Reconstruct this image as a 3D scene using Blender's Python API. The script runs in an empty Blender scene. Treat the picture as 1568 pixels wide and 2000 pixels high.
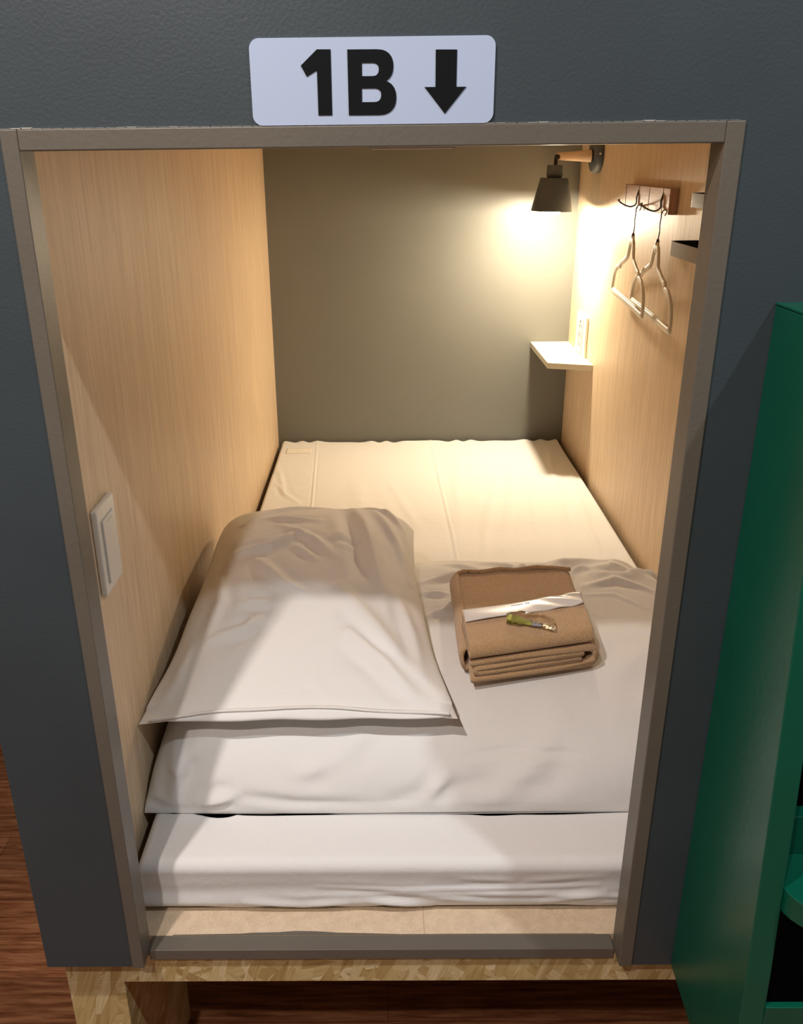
import bpy, bmesh, math, random
import numpy as np
from mathutils import Matrix, Vector

SC = bpy.context.scene
COL = SC.collection
H = 1.5            # height of the eye above the floor; measured heights are given relative to it
random.seed(4)

# ------------------------------------------------------------------ camera
cam = bpy.data.cameras.new('camera')
camo = bpy.data.objects.new('camera', cam); COL.objects.link(camo)
cam.sensor_fit = 'VERTICAL'; cam.sensor_height = 36
cam.lens = 1667.3/2000*36; cam.shift_x = 0.02476; cam.shift_y = -0.01393
cam.clip_start = 0.02
R_ = (0.99992816, 0.00461432, -0.01106229)
U_ = (0.00858297, 0.36857077, 0.92956007)
F_ = (-0.00836652, 0.92958824, -0.36850469)
camo.matrix_world = Matrix(((R_[0], U_[0], -F_[0], 0), (R_[1], U_[1], -F_[1], -0.8382),
                            (R_[2], U_[2], -F_[2], H), (0, 0, 0, 1)))
SC.camera = camo

# ------------------------------------------------------------------ world, exposure, lights
SC.view_settings.view_transform = 'Standard'; SC.view_settings.look = 'None'
SC.view_settings.exposure = 0.33; SC.view_settings.gamma = 1.0
SC.view_settings.use_curve_mapping = False
wd = bpy.data.worlds.new('world'); SC.world = wd; wd.use_nodes = True
wd.node_tree.nodes['Background'].inputs[0].default_value = (0.55, 0.62, 0.75, 1)
wd.node_tree.nodes['Background'].inputs[1].default_value = 0.25
CEIL = 2.55
DOWNLIGHTS = [(-0.57, -0.66, 18.0, 0.05), (-0.46, -1.36, 16.0, 0.05), (0.92, -0.72, 10.5, 0.05)]
LAMP_W = 5.0
for i, (x, y, e, s) in enumerate(DOWNLIGHTS):
    l = bpy.data.lights.new('downlight_lamp', 'AREA'); l.shape = 'DISK'; l.size = s; l.energy = e
    l.color = (1.0, 0.90, 0.845) if i != 2 else (0.84, 0.93, 1.0)
    o = bpy.data.objects.new('downlight_lamp', l); COL.objects.link(o)
    o.location = (x, y, CEIL-0.012)

# ------------------------------------------------------------------ materials
def mat(name, color=(.5, .5, .5), rough=.5, metal=0.0, spec=None):
    m = bpy.data.materials.new(name); m.use_nodes = True
    b = m.node_tree.nodes['Principled BSDF']
    b.inputs['Base Color'].default_value = (*color, 1)
    b.inputs['Roughness'].default_value = rough
    b.inputs['Metallic'].default_value = metal
    if spec is not None: b.inputs['Specular IOR Level'].default_value = spec
    return m
def nd(m, typ, **kw):
    n = m.node_tree.nodes.new(typ)
    for k, v in kw.items(): setattr(n, k, v)
    return n
def lk(m, a, b): m.node_tree.links.new(a, b)
def bsdf(m): return m.node_tree.nodes['Principled BSDF']
def coords(m, scale=(1, 1, 1), rot=(0, 0, 0)):
    t = nd(m, 'ShaderNodeTexCoord'); mp = nd(m, 'ShaderNodeMapping')
    mp.inputs['Scale'].default_value = scale; mp.inputs['Rotation'].default_value = rot
    lk(m, t.outputs['Object'], mp.inputs['Vector']); return mp.outputs['Vector']
def noise(m, vec, scale, detail=4, rough=.55):
    n = nd(m, 'ShaderNodeTexNoise'); n.inputs['Scale'].default_value = scale
    n.inputs['Detail'].default_value = detail; n.inputs['Roughness'].default_value = rough
    lk(m, vec, n.inputs['Vector']); return n.outputs['Fac']
def ramp(m, fac, stops):
    r = nd(m, 'ShaderNodeValToRGB'); e = r.color_ramp.elements
    while len(e) < len(stops): e.new(.5)
    for el, (p, c) in zip(e, stops): el.position = p; el.color = (*c, 1)
    lk(m, fac, r.inputs['Fac']); return r.outputs['Color']
def bump(m, fac, strength=.3, dist=.001, prev=None):
    b = nd(m, 'ShaderNodeBump'); b.inputs['Strength'].default_value = strength
    b.inputs['Distance'].default_value = dist; lk(m, fac, b.inputs['Height'])
    if prev is not None: lk(m, prev, b.inputs['Normal'])
    lk(m, b.outputs['Normal'], bsdf(m).inputs['Normal']); return b.outputs['Normal']
def mixc(m, a, b, f, mode='MIX'):
    n = nd(m, 'ShaderNodeMix', data_type='RGBA', blend_type=mode)
    for s, v in ((6, a), (7, b)):
        if isinstance(v, tuple): n.inputs[s].default_value = (*v, 1)
        else: lk(m, v, n.inputs[s])
    if isinstance(f, float): n.inputs[0].default_value = f
    else: lk(m, f, n.inputs[0])
    return n.outputs[2]

def paint(name, c, rough=.5, bs=.35, scale=260, var=.12, spec=None):
    m = mat(name, c, rough, spec=spec)
    v = coords(m)
    n1 = noise(m, v, scale, 3); n2 = noise(m, v, 3.5, 3)
    lk(m, ramp(m, n2, [(.3, tuple(x*(1-var) for x in c)), (.7, tuple(x*(1+var) for x in c))]), bsdf(m).inputs['Base Color'])
    bump(m, n1, bs, .0006); return m
M = {}
M['slate'] = paint('slate_wall_paint', (0.040, 0.055, 0.063), .48, .5, 300)
M['inner_grey'] = paint('grey_inner_wall', (0.165, 0.168, 0.152), .42, .25, 500, .03)
M['taupe'] = paint('taupe_frame_paint', (0.128, 0.113, 0.090), .42, .5, 180, .10)
M['green'] = paint('green_gloss_paint', (0.001, 0.085, 0.048), .30, .35, 120, .10)
M['black'] = mat('painted_recess_shade', (.002, .002, .002), 1.0, 0.0, .02)  # near-black colour imitating deep shade inside the green unit's openings
M['white_wall'] = mat('off_white_wall', (.55, .53, .50), .8)
M['ceil'] = mat('white_ceiling', (.6, .58, .55), .8)

def veneer(name, c1, c2, c3, grain_axis='Z'):
    m = mat(name, c2, .48)
    sc = (1, 1, .022) if grain_axis == 'Z' else ((.03, 1, 1) if grain_axis == 'X' else (1, .03, 1))
    v = coords(m, sc)
    f1 = noise(m, v, 420, 5, .7)
    v2 = coords(m, tuple(1 if s == 1 else s*3 for s in sc)); f2 = noise(m, v2, 70, 4, .6)
    col = ramp(m, f1, [(.30, c1), (.5, c2), (.72, c3)])
    col2 = ramp(m, f2, [(.35, (.82, .80, .77)), (.6, (1, 1, 1))])
    lk(m, mixc(m, col, col2, .6, 'MULTIPLY'), bsdf(m).inputs['Base Color'])
    bump(m, f1, .22, .0005); return m
M['wood'] = veneer('pale_oak_veneer', (.58, .42, .265), (.73, .565, .385), (.81, .65, .46))
M['board'] = veneer('maple_board', (.62, .47, .32), (.70, .55, .39), (.76, .62, .46))
M['rackwood'] = veneer('hook_rack_wood', (.36, .20, .13), (.50, .30, .20), (.58, .37, .26), 'Y')
M['armwood'] = veneer('beech_arm', (.70, .50, .33), (.78, .58, .40), (.84, .65, .47), 'X')
M['shelfwood'] = mat('ivory_laminate', (.62, .58, .47), .4)

# oriented strand board
m = mat('osb', (.5, .35, .15), .6); v = coords(m, (1, 1, 1))
layers = []
for k, ang in enumerate((.25, -.75, 1.25, -1.9)):
    vv = coords(m, (1, 1, 1), (0, ang, 0))
    mp = nd(m, 'ShaderNodeMapping'); mp.inputs['Scale'].default_value = (13, 13, 70); lk(m, vv, mp.inputs['Vector'])
    mp.inputs['Location'].default_value = (k*3.3, k*1.7, k*5.1)
    vo = nd(m, 'ShaderNodeTexVoronoi'); vo.inputs['Scale'].default_value = 1.0; vo.inputs['Randomness'].default_value = 1
    lk(m, mp.outputs['Vector'], vo.inputs['Vector'])
    sp = nd(m, 'ShaderNodeSeparateColor'); lk(m, vo.outputs['Color'], sp.inputs[0])
    mg = nd(m, 'ShaderNodeMapping'); mg.inputs['Scale'].default_value = (14, 14, 420); lk(m, vv, mg.inputs['Vector'])
    g = noise(m, mg.outputs['Vector'], 1.0, 4, .7)
    base = ramp(m, sp.outputs[0], [(0, (.42, .29, .11)), (.35, (.56, .42, .18)), (.7, (.64, .51, .25)), (1, (.74, .62, .36))])
    gr = ramp(m, g, [(.32, (.66, .58, .48)), (.55, (1, 1, 1))])
    layers.append((mixc(m, base, gr, .8, 'MULTIPLY'), sp.outputs[1], vo.outputs['Distance']))
x = layers[0][0]
for c, selv, d in layers[1:]:
    x = mixc(m, x, c, ramp(m, selv, [(.56, (0, 0, 0)), (.58, (1, 1, 1))]))
lk(m, x, bsdf(m).inputs['Base Color'])
ad = nd(m, 'ShaderNodeMath', operation='ADD'); lk(m, layers[1][1], ad.inputs[0]); lk(m, layers[2][1], ad.inputs[1])
bump(m, ad.outputs[0], .5, .0012)
M['osb'] = m

# dark red walnut floor
m = mat('walnut_floor', (.16, .06, .03), .32)
br = nd(m, 'ShaderNodeTexBrick'); br.offset = .37; br.inputs['Scale'].default_value = 1
br.inputs['Brick Width'].default_value = .9; br.inputs['Row Height'].default_value = .095
br.inputs['Mortar Size'].default_value = .0009; br.inputs['Bias'].default_value = 0
br.inputs['Color1'].default_value = (.75, .72, .7, 1); br.inputs['Color2'].default_value = (1.15, 1.1, 1.05, 1)
br.inputs['Mortar'].default_value = (.45, .4, .35, 1)
lk(m, coords(m), br.inputs['Vector'])
g = noise(m, coords(m, (.9, 14, 1)), 7, 7, .68); g2 = noise(m, coords(m, (1.3, 50, 1)), 14, 5, .7)
c1 = ramp(m, g, [(.30, (.085, .027, .012)), (.44, (.25, .095, .042)), (.56, (.40, .18, .085)), (.72, (.58, .31, .17))])
c2 = ramp(m, g2, [(.3, (.6, .55, .5)), (.6, (1, 1, 1))])
lk(m, mixc(m, mixc(m, c1, c2, .7, 'MULTIPLY'), br.outputs['Color'], 1.0, 'MULTIPLY'), bsdf(m).inputs['Base Color'])
bump(m, g2, .08, .0005)
M['floor'] = m

def fabric(name, c, bs=.25):
    m = mat(name, c, .85); b = bsdf(m)
    b.inputs['Sheen Weight'].default_value = .15
    v = coords(m); n = noise(m, v, 900, 2); n2 = noise(m, coords(m, (1, 1, 1)), 22, 4, .6)
    p = bump(m, n2, .34, .005); bump(m, n, bs, .0004, p); return m
M['cotton'] = fabric('white_cotton', (.80, .785, .76))
M['cotton_sheet'] = fabric('white_sheet', (.80, .79, .775))
M['cotton_label'] = mat('stitched_label', (.86, .82, .74), .8)
m = mat('terry_towel', (.40, .245, .115), .95); b = bsdf(m); b.inputs['Sheen Weight'].default_value = .35
v = coords(m); n = noise(m, v, 420, 3, .7); n2 = noise(m, v, 60, 3)
lk(m, ramp(m, n, [(.3, (.44, .265, .125)), (.7, (.66, .43, .225))]), b.inputs['Base Color'])
p = bump(m, n2, .35, .003); bump(m, n, .9, .002, p)
M['towel'] = m
M['shade'] = mat('charcoal_lamp_metal', (.080, .094, .108), .4)
M['shade_in'] = mat('white_shade_lining', (.8, .76, .7), .5)
M['brass'] = mat('dark_joint_metal', (.05, .04, .035), .3, .7)
M['chrome'] = mat('screw_metal', (.7, .68, .6), .25, 1)
M['wire'] = mat('hook_wire', (.10, .085, .07), .3, .8)
M['hanger'] = mat('cream_plastic', (.86, .81, .70), .5)
M['switch'] = mat('white_plastic', (.78, .75, .68), .3)
M['switch_grey'] = mat('grey_white_plastic', (.62, .62, .56), .3)
M['slot'] = mat('dark_slot', (.03, .03, .03), .6)
M['tray'] = mat('grey_tray', (.34, .31, .29), .4)
M['tray_edge'] = mat('pale_tray_corner', (.5, .47, .42), .3, .3)
M['tray_in'] = mat('black_tray_lining', (.008, .007, .008), .7)
M['sign'] = mat('white_sign_plate', (.44, .53, .70), .35)
M['ink'] = mat('black_sign_ink', (.004, .005, .006), .7, 0.0, .15)
M['blind'] = mat('cream_blind_rail', (.85, .80, .70), .4)
M['pack'] = mat('white_film_band', (.74, .71, .68), .3)
M['print'] = mat('grey_print', (.25, .23, .21), .6)
m = mat('clear_film', (.95, .95, .95), .06); bsdf(m).inputs['Transmission Weight'].default_value = 1.0
bsdf(m).inputs['IOR'].default_value = 1.25; n = noise(m, coords(m), 60, 2); bump(m, n, .5, .003)
M['film'] = m
M['lime'] = mat('lime_plastic', (.50, .52, .10), .35)
M['greyp'] = mat('grey_plastic', (.28, .26, .28), .35)
m = mat('lit_bulb', (1, 1, 1), .5); b = bsdf(m); b.inputs['Emission Color'].default_value = (1.0, .84, .61, 1)
b.inputs['Emission Strength'].default_value = 1050
M['bulb'] = m
m = mat('lit_downlight', (1, 1, 1), .5); b = bsdf(m); b.inputs['Emission Color'].default_value = (1.0, .88, .8, 1)
b.inputs['Emission Strength'].default_value = 4
M['downlight'] = m

# ------------------------------------------------------------------ helpers
def tag(o, label=None, cat=None, group=None, kind=None):
    if label: o['label'] = label
    if cat: o['category'] = cat
    if group: o['group'] = group
    if kind: o['kind'] = kind
    return o
def obj(name, me, material, parent=None, smooth=False):
    o = bpy.data.objects.new(name, me); COL.objects.link(o)
    if isinstance(material, str): material = M[material]
    if not me.materials: me.materials.append(material)
    if smooth:
        for p in me.polygons: p.use_smooth = True
    if parent is not None:
        o.parent = parent; o.matrix_parent_inverse = Matrix.Translation(parent.location).inverted() if parent.type == 'EMPTY' else Matrix.Identity(4)
        if parent.parent is not None: bpy.context.view_layer.update(); o.matrix_parent_inverse = parent.matrix_world.inverted()
    return o
def empty(name, loc, label, cat, group=None):
    o = bpy.data.objects.new(name, None); COL.objects.link(o); o.location = loc; o.empty_display_size = .02
    return tag(o, label, cat, group)
def box_bm(x0, x1, y0, y1, z0, z1, bm=None, bev=0.0):
    own = bmesh.new()
    vs = [own.verts.new((x, y, z)) for z in (z0, z1) for y in (y0, y1) for x in (x0, x1)]
    for f in ((0, 2, 3, 1), (4, 5, 7, 6), (0, 1, 5, 4), (2, 6, 7, 3), (0, 4, 6, 2), (1, 3, 7, 5)):
        own.faces.new([vs[i] for i in f])
    if bev: bmesh.ops.bevel(own, geom=list(own.edges), offset=bev, segments=3, profile=.5, affect='EDGES')
    if bm is None: return own
    tmp = bpy.data.meshes.new('t'); own.to_mesh(tmp); own.free(); bm.from_mesh(tmp); bpy.data.meshes.remove(tmp); return bm
def done(bm, name):
    bmesh.ops.recalc_face_normals(bm, faces=bm.faces)
    me = bpy.data.meshes.new(name); bm.to_mesh(me); bm.free(); return me
def box(name, x0, x1, y0, y1, z0, z1, material, parent=None, bev=0.0):
    return obj(name, done(box_bm(x0, x1, y0, y1, z0, z1, None, bev), name), material, parent)
def prism_mesh(name, pts, axis, a, b, bev=0.0):
    """pts: 2-D outline; axis: the extruded axis; the other two in order."""
    bm = bmesh.new()
    def P(p, h):
        return {'X': (h, p[0], p[1]), 'Y': (p[0], h, p[1]), 'Z': (p[0], p[1], h)}[axis]
    lo = [bm.verts.new(P(p, a)) for p in pts]; hi = [bm.verts.new(P(p, b)) for p in pts]
    n = len(pts); bm.faces.new(lo); bm.faces.new(hi)
    for i in range(n): bm.faces.new((lo[i], lo[(i+1) % n], hi[(i+1) % n], hi[i]))
    if bev:
        bmesh.ops.recalc_face_normals(bm, faces=bm.faces)
        bmesh.ops.bevel(bm, geom=list(bm.edges), offset=bev, segments=2, profile=.5, affect='EDGES')
    return done(bm, name)
def lathe_mesh(name, prof, n=40, mtx=None):
    """prof: (r, z) list; revolved about Z then moved by mtx."""
    bm = bmesh.new(); rings = []
    for r, z in prof:
        if r < 1e-6: rings.append([bm.verts.new((0, 0, z))])
        else: rings.append([bm.verts.new((r*math.cos(2*math.pi*k/n), r*math.sin(2*math.pi*k/n), z)) for k in range(n)])
    for A, B in zip(rings, rings[1:]):
        for k in range(n):
            k2 = (k+1) % n
            if len(A) == 1 and len(B) == 1: continue
            if len(A) == 1: bm.faces.new((A[0], B[k], B[k2]))
            elif len(B) == 1: bm.faces.new((A[k], A[k2], B[0]))
            else: bm.faces.new((A[k], A[k2], B[k2], B[k]))
    if mtx is not None: bm.transform(mtx)
    return done(bm, name)
def tube_mesh(name, pts, rx, ry=None, n=10, closed=False, up=(1, 0, 0)):
    """sweep an ellipse (rx across 'up', ry along it) on a polyline"""
    ry = ry or rx; bm = bmesh.new(); P = [Vector(p) for p in pts]; N = len(P); rings = []; upv = Vector(up)
    for i in range(N):
        if closed: t = (P[(i+1) % N]-P[i-1]).normalized()
        else: t = (P[min(i+1, N-1)]-P[max(i-1, 0)]).normalized()
        s = t.cross(upv)
        if s.length < 1e-4: s = t.cross(Vector((0, 1, .1)))
        s.normalize(); w = s.cross(t).normalized()
        rr = rx[i] if isinstance(rx, (list, tuple)) else rx
        r2 = ry[i] if isinstance(ry, (list, tuple)) else ry
        rings.append([bm.verts.new(P[i]+s*(rr*math.cos(2*math.pi*k/n))+w*(r2*math.sin(2*math.pi*k/n))) for k in range(n)])
    for i in range(N if closed else N-1):
        A, B = rings[i], rings[(i+1) % N]
        for k in range(n): bm.faces.new((A[k], A[(k+1) % n], B[(k+1) % n], B[k]))
    if not closed: bm.faces.new(rings[0]); bm.faces.new(rings[-1])
    return done(bm, name)
def smooth_path(pts, n=8, closed=False):
    P = [Vector(p) for p in pts]; out = []; N = len(P)
    for i in range(N if closed else N-1):
        if closed: p0, p1, p2, p3 = P[i-1], P[i], P[(i+1) % N], P[(i+2) % N]
        else: p0, p1, p2, p3 = P[max(i-1, 0)], P[i], P[i+1], P[min(i+2, N-1)]
        for k in range(n):
            t = k/n
            out.append(.5*((2*p1)+(p2-p0)*t+(2*p0-5*p1+4*p2-p3)*t*t+(3*p1-p0-3*p2+p3)*t**3))
    if not closed: out.append(P[-1])
    return out
def grid_mesh(name, G, closed_u=False):
    """G: array (n, m, 3)"""
    n, m_ = G.shape[:2]; V = G.reshape(-1, 3)
    I, J = np.meshgrid(np.arange(n if closed_u else n-1), np.arange(m_-1), indexing='ij')
    I2 = (I+1) % n
    F = np.stack([I*m_+J, I2*m_+J, I2*m_+J+1, I*m_+J+1], -1).reshape(-1, 4)
    me = bpy.data.meshes.new(name); me.from_pydata(V.tolist(), [], F.tolist()); me.update(); return me
def polydist(X, Y, pts):
    """distance of (X, Y) to a polyline and the running fraction along it"""
    D = np.full(X.shape, 1e9); T = np.zeros(X.shape); n = len(pts)-1
    for i in range(n):
        ax, ay = pts[i]; bx, by = pts[i+1]; dx, dy = bx-ax, by-ay
        t = np.clip(((X-ax)*dx+(Y-ay)*dy)/(dx*dx+dy*dy), 0, 1)
        d = np.hypot(X-ax-t*dx, Y-ay-t*dy); k = d < D; D[k] = d[k]; T[k] = ((i+t)/n)[k]
    return D, T
def folds(X, Y, L):
    Z = np.zeros(X.shape)
    for pts, w, h in L:
        D, T = polydist(X, Y, pts); Z += h*np.exp(-(D/w)**2)*(.35+.65*np.sin(np.pi*np.clip(T, .02, .98)))
        Z -= .35*h*np.exp(-((D-2.0*w)/w)**2)*np.sin(np.pi*T)
    return Z
def waves(X, Y, seed, freqs, amp):
    r = np.random.RandomState(seed); Z = np.zeros(X.shape)
    for f in freqs:
        for k in range(5):
            a = r.uniform(0, 2*np.pi); Z += np.sin(f*(X*np.cos(a)+Y*np.sin(a))+r.uniform(0, 6.28)+1.2*np.sin(.6*f*(Y*np.cos(a)-X*np.sin(a))+r.uniform(0, 6)))/f
    return Z*amp*freqs[0]/5

# ------------------------------------------------------------------ setting: the room
WL, WR, YB = -0.3653, 0.6248, 2.0188          # inner faces of the sleeping pod
ZB = H-1.0116                                  # lower edge of the front wall
box('floor', -3, 3.2, -3.2, 4.2, -.05, 0, 'floor')['kind'] = 'structure'
box('ceiling', -3, 3.2, -3.2, 4.2, CEIL, CEIL+.05, 'ceil')['kind'] = 'structure'
box('wall_room_left', -3.05, -3, -3.2, 4.2, 0, CEIL, 'white_wall')['kind'] = 'structure'
box('wall_room_right', 3.2, 3.25, -3.2, 4.2, 0, CEIL, 'white_wall')['kind'] = 'structure'
box('wall_room_behind', -3, 3.2, -3.25, -3.2, 0, CEIL, 'white_wall')['kind'] = 'structure'
box('wall_room_far', -3, 3.2, 4.2, 4.25, 0, CEIL, 'white_wall')['kind'] = 'structure'
# front wall of the bunk block with the doorway cut out
XW0 = -0.4598
bm = bmesh.new()
box_bm(XW0, -.343, 0, .034, ZB, CEIL-.001, bm); box_bm(.3275, 3.19, 0, .034, ZB, CEIL-.001, bm)
box_bm(-.343, .3275, 0, .034, H+.0285, CEIL-.001, bm)
obj('wall_front', done(bm, 'wall_front'), 'slate')['kind'] = 'structure'
box('wall_outer_left', XW0, XW0+.018, .0345, 2.06, ZB, CEIL-.001, 'slate')['kind'] = 'structure'
# pod interior
box('wall_left', -.395, WL, .0345, 2.03, H-1.009, H+.20, 'wood')['kind'] = 'structure'
box('wall_right', WR, WR+.03, .0345, 2.03, H-1.009, H+.20, 'wood')['kind'] = 'structure'
box('wall_back', WL, WR, YB, YB+.03, H-1.009, H+.20, 'inner_grey')['kind'] = 'structure'
box('ceiling_pod', -.395, WR+.03, .0345, 2.05, H+.20, H+.23, 'wood')['kind'] = 'structure'
# door frame: posts and lintel
def frame_piece(name, x0, x1, z0, z1):
    o = box(name, x0, x1, -.0022, .0341, z0, z1, 'taupe', None, .0012); o['kind'] = 'structure'; return o
frame_piece('trim_1', -.3441, -.3280, ZB-.0005, H+.0289)
frame_piece('trim_2', .3110, .3283, ZB-.0005, H+.0289)
frame_piece('trim_3', -.3279, .3109, H+.0105, H+.0289)
# a thin caulk bead on the lintel
bm = bmesh.new()
for i in range(70):
    x = -.343+.655*i/69; l = .0105
    r = .00025+.0009*max(0, math.sin(i*.9)*math.sin(i*.37+1))**2
    box_bm(x, x+l, -.0019, -.0004, H+.0290, H+.0290+r, bm)
o = obj('trim_5', done(bm, 'caulk'), mat('caulk', (.42, .42, .38), .6)); o['kind'] = 'structure'
# sill rail (painted) and the deck board
o = box('trim_4', -.3279, .3109, .0225, .0335+.013, H-1.0262, H-1.0085, 'taupe', None, .001); o['kind'] = 'structure'

# platform: OSB carcass under the pod
p = empty('bed_platform', (0, .04, 0), 'tan strand board platform carrying the grey sleeping pod', 'bed platform')
box('osb_deck', -.452, 1.35, .030, 2.03, H-1.0774, H-1.0264, 'osb', p, .0008)
box('deck_board', -.38, .64, .0475, 2.03, H-1.0263, H-1.0092, 'board', p)
box('leg', -.452, -.372, .0302, .30, 0.001, H-1.0776, 'osb', p, .0008)
box('leg', 1.10, 1.18, .0302, .30, 0.001, H-1.0776, 'osb', p, .0008)
box('deck_seam', .0520, .0528, .0478, .10, H-1.0094, H-1.0090, 'rackwood', p)
# taupe paint smeared over the front of the deck board
pts = [(-.30, .0475), (.29, .0475), (.29, .0478), (.12, .0482), (.02, .0480), (-.02, .0495), (-.07, .0510), (-.10, .0535), (-.13, .0540), (-.155, .0520), (-.19, .0515), (-.205, .0500), (-.30, .0485)]
o = obj('paint_smear', prism_mesh('paint_smear', pts, 'Z', H-1.0093, H-1.0089), 'taupe', p)
o['label'] = 'grey brown paint smear on the deck edge'

# ------------------------------------------------------------------ mattress with fitted sheet
MX0, MX1, MY0, MY1 = -.352, .612, .0795, 2.008
ZM0, ZM1 = H-1.0065, H-.9120
def mattress():
    nx, nyt, nz = 420, 260, 26
    # profile over the Y-Z section at each x: front face, top, back face
    r = .016
    path = []
    for k in range(nz): path.append((MY0+.004*math.sin(math.pi*k/(nz-1)), ZM0+(ZM1-r-ZM0)*k/(nz-1), 0))
    for k in range(1, 8): a = math.pi/2*k/8; path.append((MY0+r-r*math.cos(a), ZM1-r+r*math.sin(a), .5))
    for k in range(nyt): path.append((MY0+r+(MY1-MY0-2*r)*k/(nyt-1), ZM1, 1))
    for k in range(1, 8): a = math.pi/2*k/8; path.append((MY1-r+r*math.sin(a), ZM1-r+r*math.cos(a), 1))
    path.append((MY1, ZM0, 1))
    path = np.array(path); n = len(path)
    s = np.linspace(-1, 1, nx); u = np.sign(s)*(1-(1-np.abs(s))**1.6)
    X = (MX0+MX1)/2+(MX1-MX0)/2*u
    XX, YY = np.meshgrid(X, path[:, 0], indexing='ij'); ZZ = np.broadcast_to(path[:, 1], XX.shape).copy()
    top = np.broadcast_to(path[:, 2], XX.shape)
    # sides round off
    e = np.clip((np.abs(u)[:, None]-.972)/.028, 0, 1)
    ZZ = ZZ-.022*np.clip((ZZ-ZM0)/(ZM1-ZM0), 0, 1)*(1-np.sqrt(np.clip(1-e**2, 0, 1)))
    seams = [([(.166, 2.0), (.1786, 1.21), (.18, .9)], .0030, .0034), ([(-.2276, 2.0), (-.2036, 1.43), (-.20, 1.0)], .0028, .0026),
             ([(.56, 1.95), (.50, 1.4), (.47, 1.1)], .010, .0030), ([(.50, 1.95), (.44, 1.5), (.40, 1.2)], .012, .0028),
             ([(.43, 1.8), (.36, 1.4), (.30, 1.1)], .012, .0026), ([(.36, 1.65), (.28, 1.3), (.24, 1.0)], .010, .0022),
             ([(.585, 1.7), (.54, 1.2), (.53, 1.0)], .010, .003), ([(-.34, 1.75), (-.29, 1.5), (-.24, 1.42)], .008, .0028),
             ([(-.33, 1.6), (-.28, 1.47)], .006, .002), ([(-.1, 1.7), (-.05, 1.3)], .02, .0015), ([(.02, 1.6), (.10, 1.2)], .012, .0015),
             ([(.25, 1.9), (.22, 1.5), (.2, 1.2)], .015, .0018)]
    ZZ += np.where(top > .9, folds(XX, YY, seams)+waves(XX, YY, 3, (9, 23), .0022)*np.clip((YY-.24)/.2, 0, 1), 0)
    # puckers along the back edge
    ZZ += np.where(top > .9, .003*np.exp(-((YY-2.0)/.03)**2)*np.sin(60*XX+3*np.sin(23*XX)), 0)
    # horizontal wrinkles of the front drop
    ff = np.clip((ZM1-.02-ZZ)/.02, 0, 1)*(top < .4)
    zz = ZZ-ZM0
    YY = YY-ff*(.0009*np.sin(150*zz+2.2*np.sin(6*XX)+.8*np.sin(17*XX))*np.exp(-((zz-.035)/.03)**2)
                +.0030*np.exp(-((zz-.030-.006*np.sin(7*XX+1))/.004)**2)*np.clip(np.sin(5*XX+.5)+.3, 0, 1)
                +folds(XX, zz, [([(-.10, .048), (.02, .042), (.20, .046), (.30, .05)], .003, .0022), ([(-.03, .025), (.06, .008)], .006, .004),
                                ([(.05, .030), (.14, .022)], .005, .003), ([(.20, .060), (.30, .070)], .006, .003), ([(.22, .02), (.31, .035)], .006, .004),
                                ([(-.20, .020), (-.12, .010), (-.06, .018)], .006, .004), ([(.1, .065), (.18, .060)], .005, .002)]))
    # the lower hem tucks under
    YY = YY+np.where(top < .4, .016*np.clip((.020-zz)/.020, 0, 1)**1.5, 0)
    ZZ = np.where((top < .4) & (zz < .004), ZZ+.002*np.sin(11*XX)+.0012*np.sin(37*XX), ZZ)
    G = np.stack([XX, YY, ZZ], -1)
    me = grid_mesh('mattress', G)
    bm = bmesh.new(); bm.from_mesh(me)
    bound = [e for e in bm.edges if e.is_boundary]
    bmesh.ops.holes_fill(bm, edges=bound, sides=0)
    me = done(bm, 'mattress')
    o = obj('mattress', me, 'cotton_sheet', None, True)
    return tag(o, 'thin mattress in a tight white fitted sheet filling the sleeping pod', 'mattress')
mat_o = mattress()
# small stitched label near the far left corner
G = np.zeros((20, 8, 3))
for i in range(20):
    for j in range(8):
        x = -.325+.085*i/19; y = 1.865+.05*j/7
        G[i, j] = (x, y+.002*math.sin(i), ZM1+.0062)
o = obj('sheet_label', grid_mesh('sheet_label', G), 'cotton_label', mat_o, True)
sm = o.modifiers.new('t', 'SOLIDIFY'); sm.thickness = .0006
o.modifiers.new('w', 'SHRINKWRAP').target = mat_o; o.modifiers['w'].offset = .0012; o.modifiers['w'].wrap_method = 'PROJECT'
o.modifiers['w'].use_project_z = True; o.modifiers['w'].use_negative_direction = True; o.modifiers['w'].use_positive_direction = True
o.modifiers.move(1, 0)
o['label'] = 'small pale stitched patch'

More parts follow.
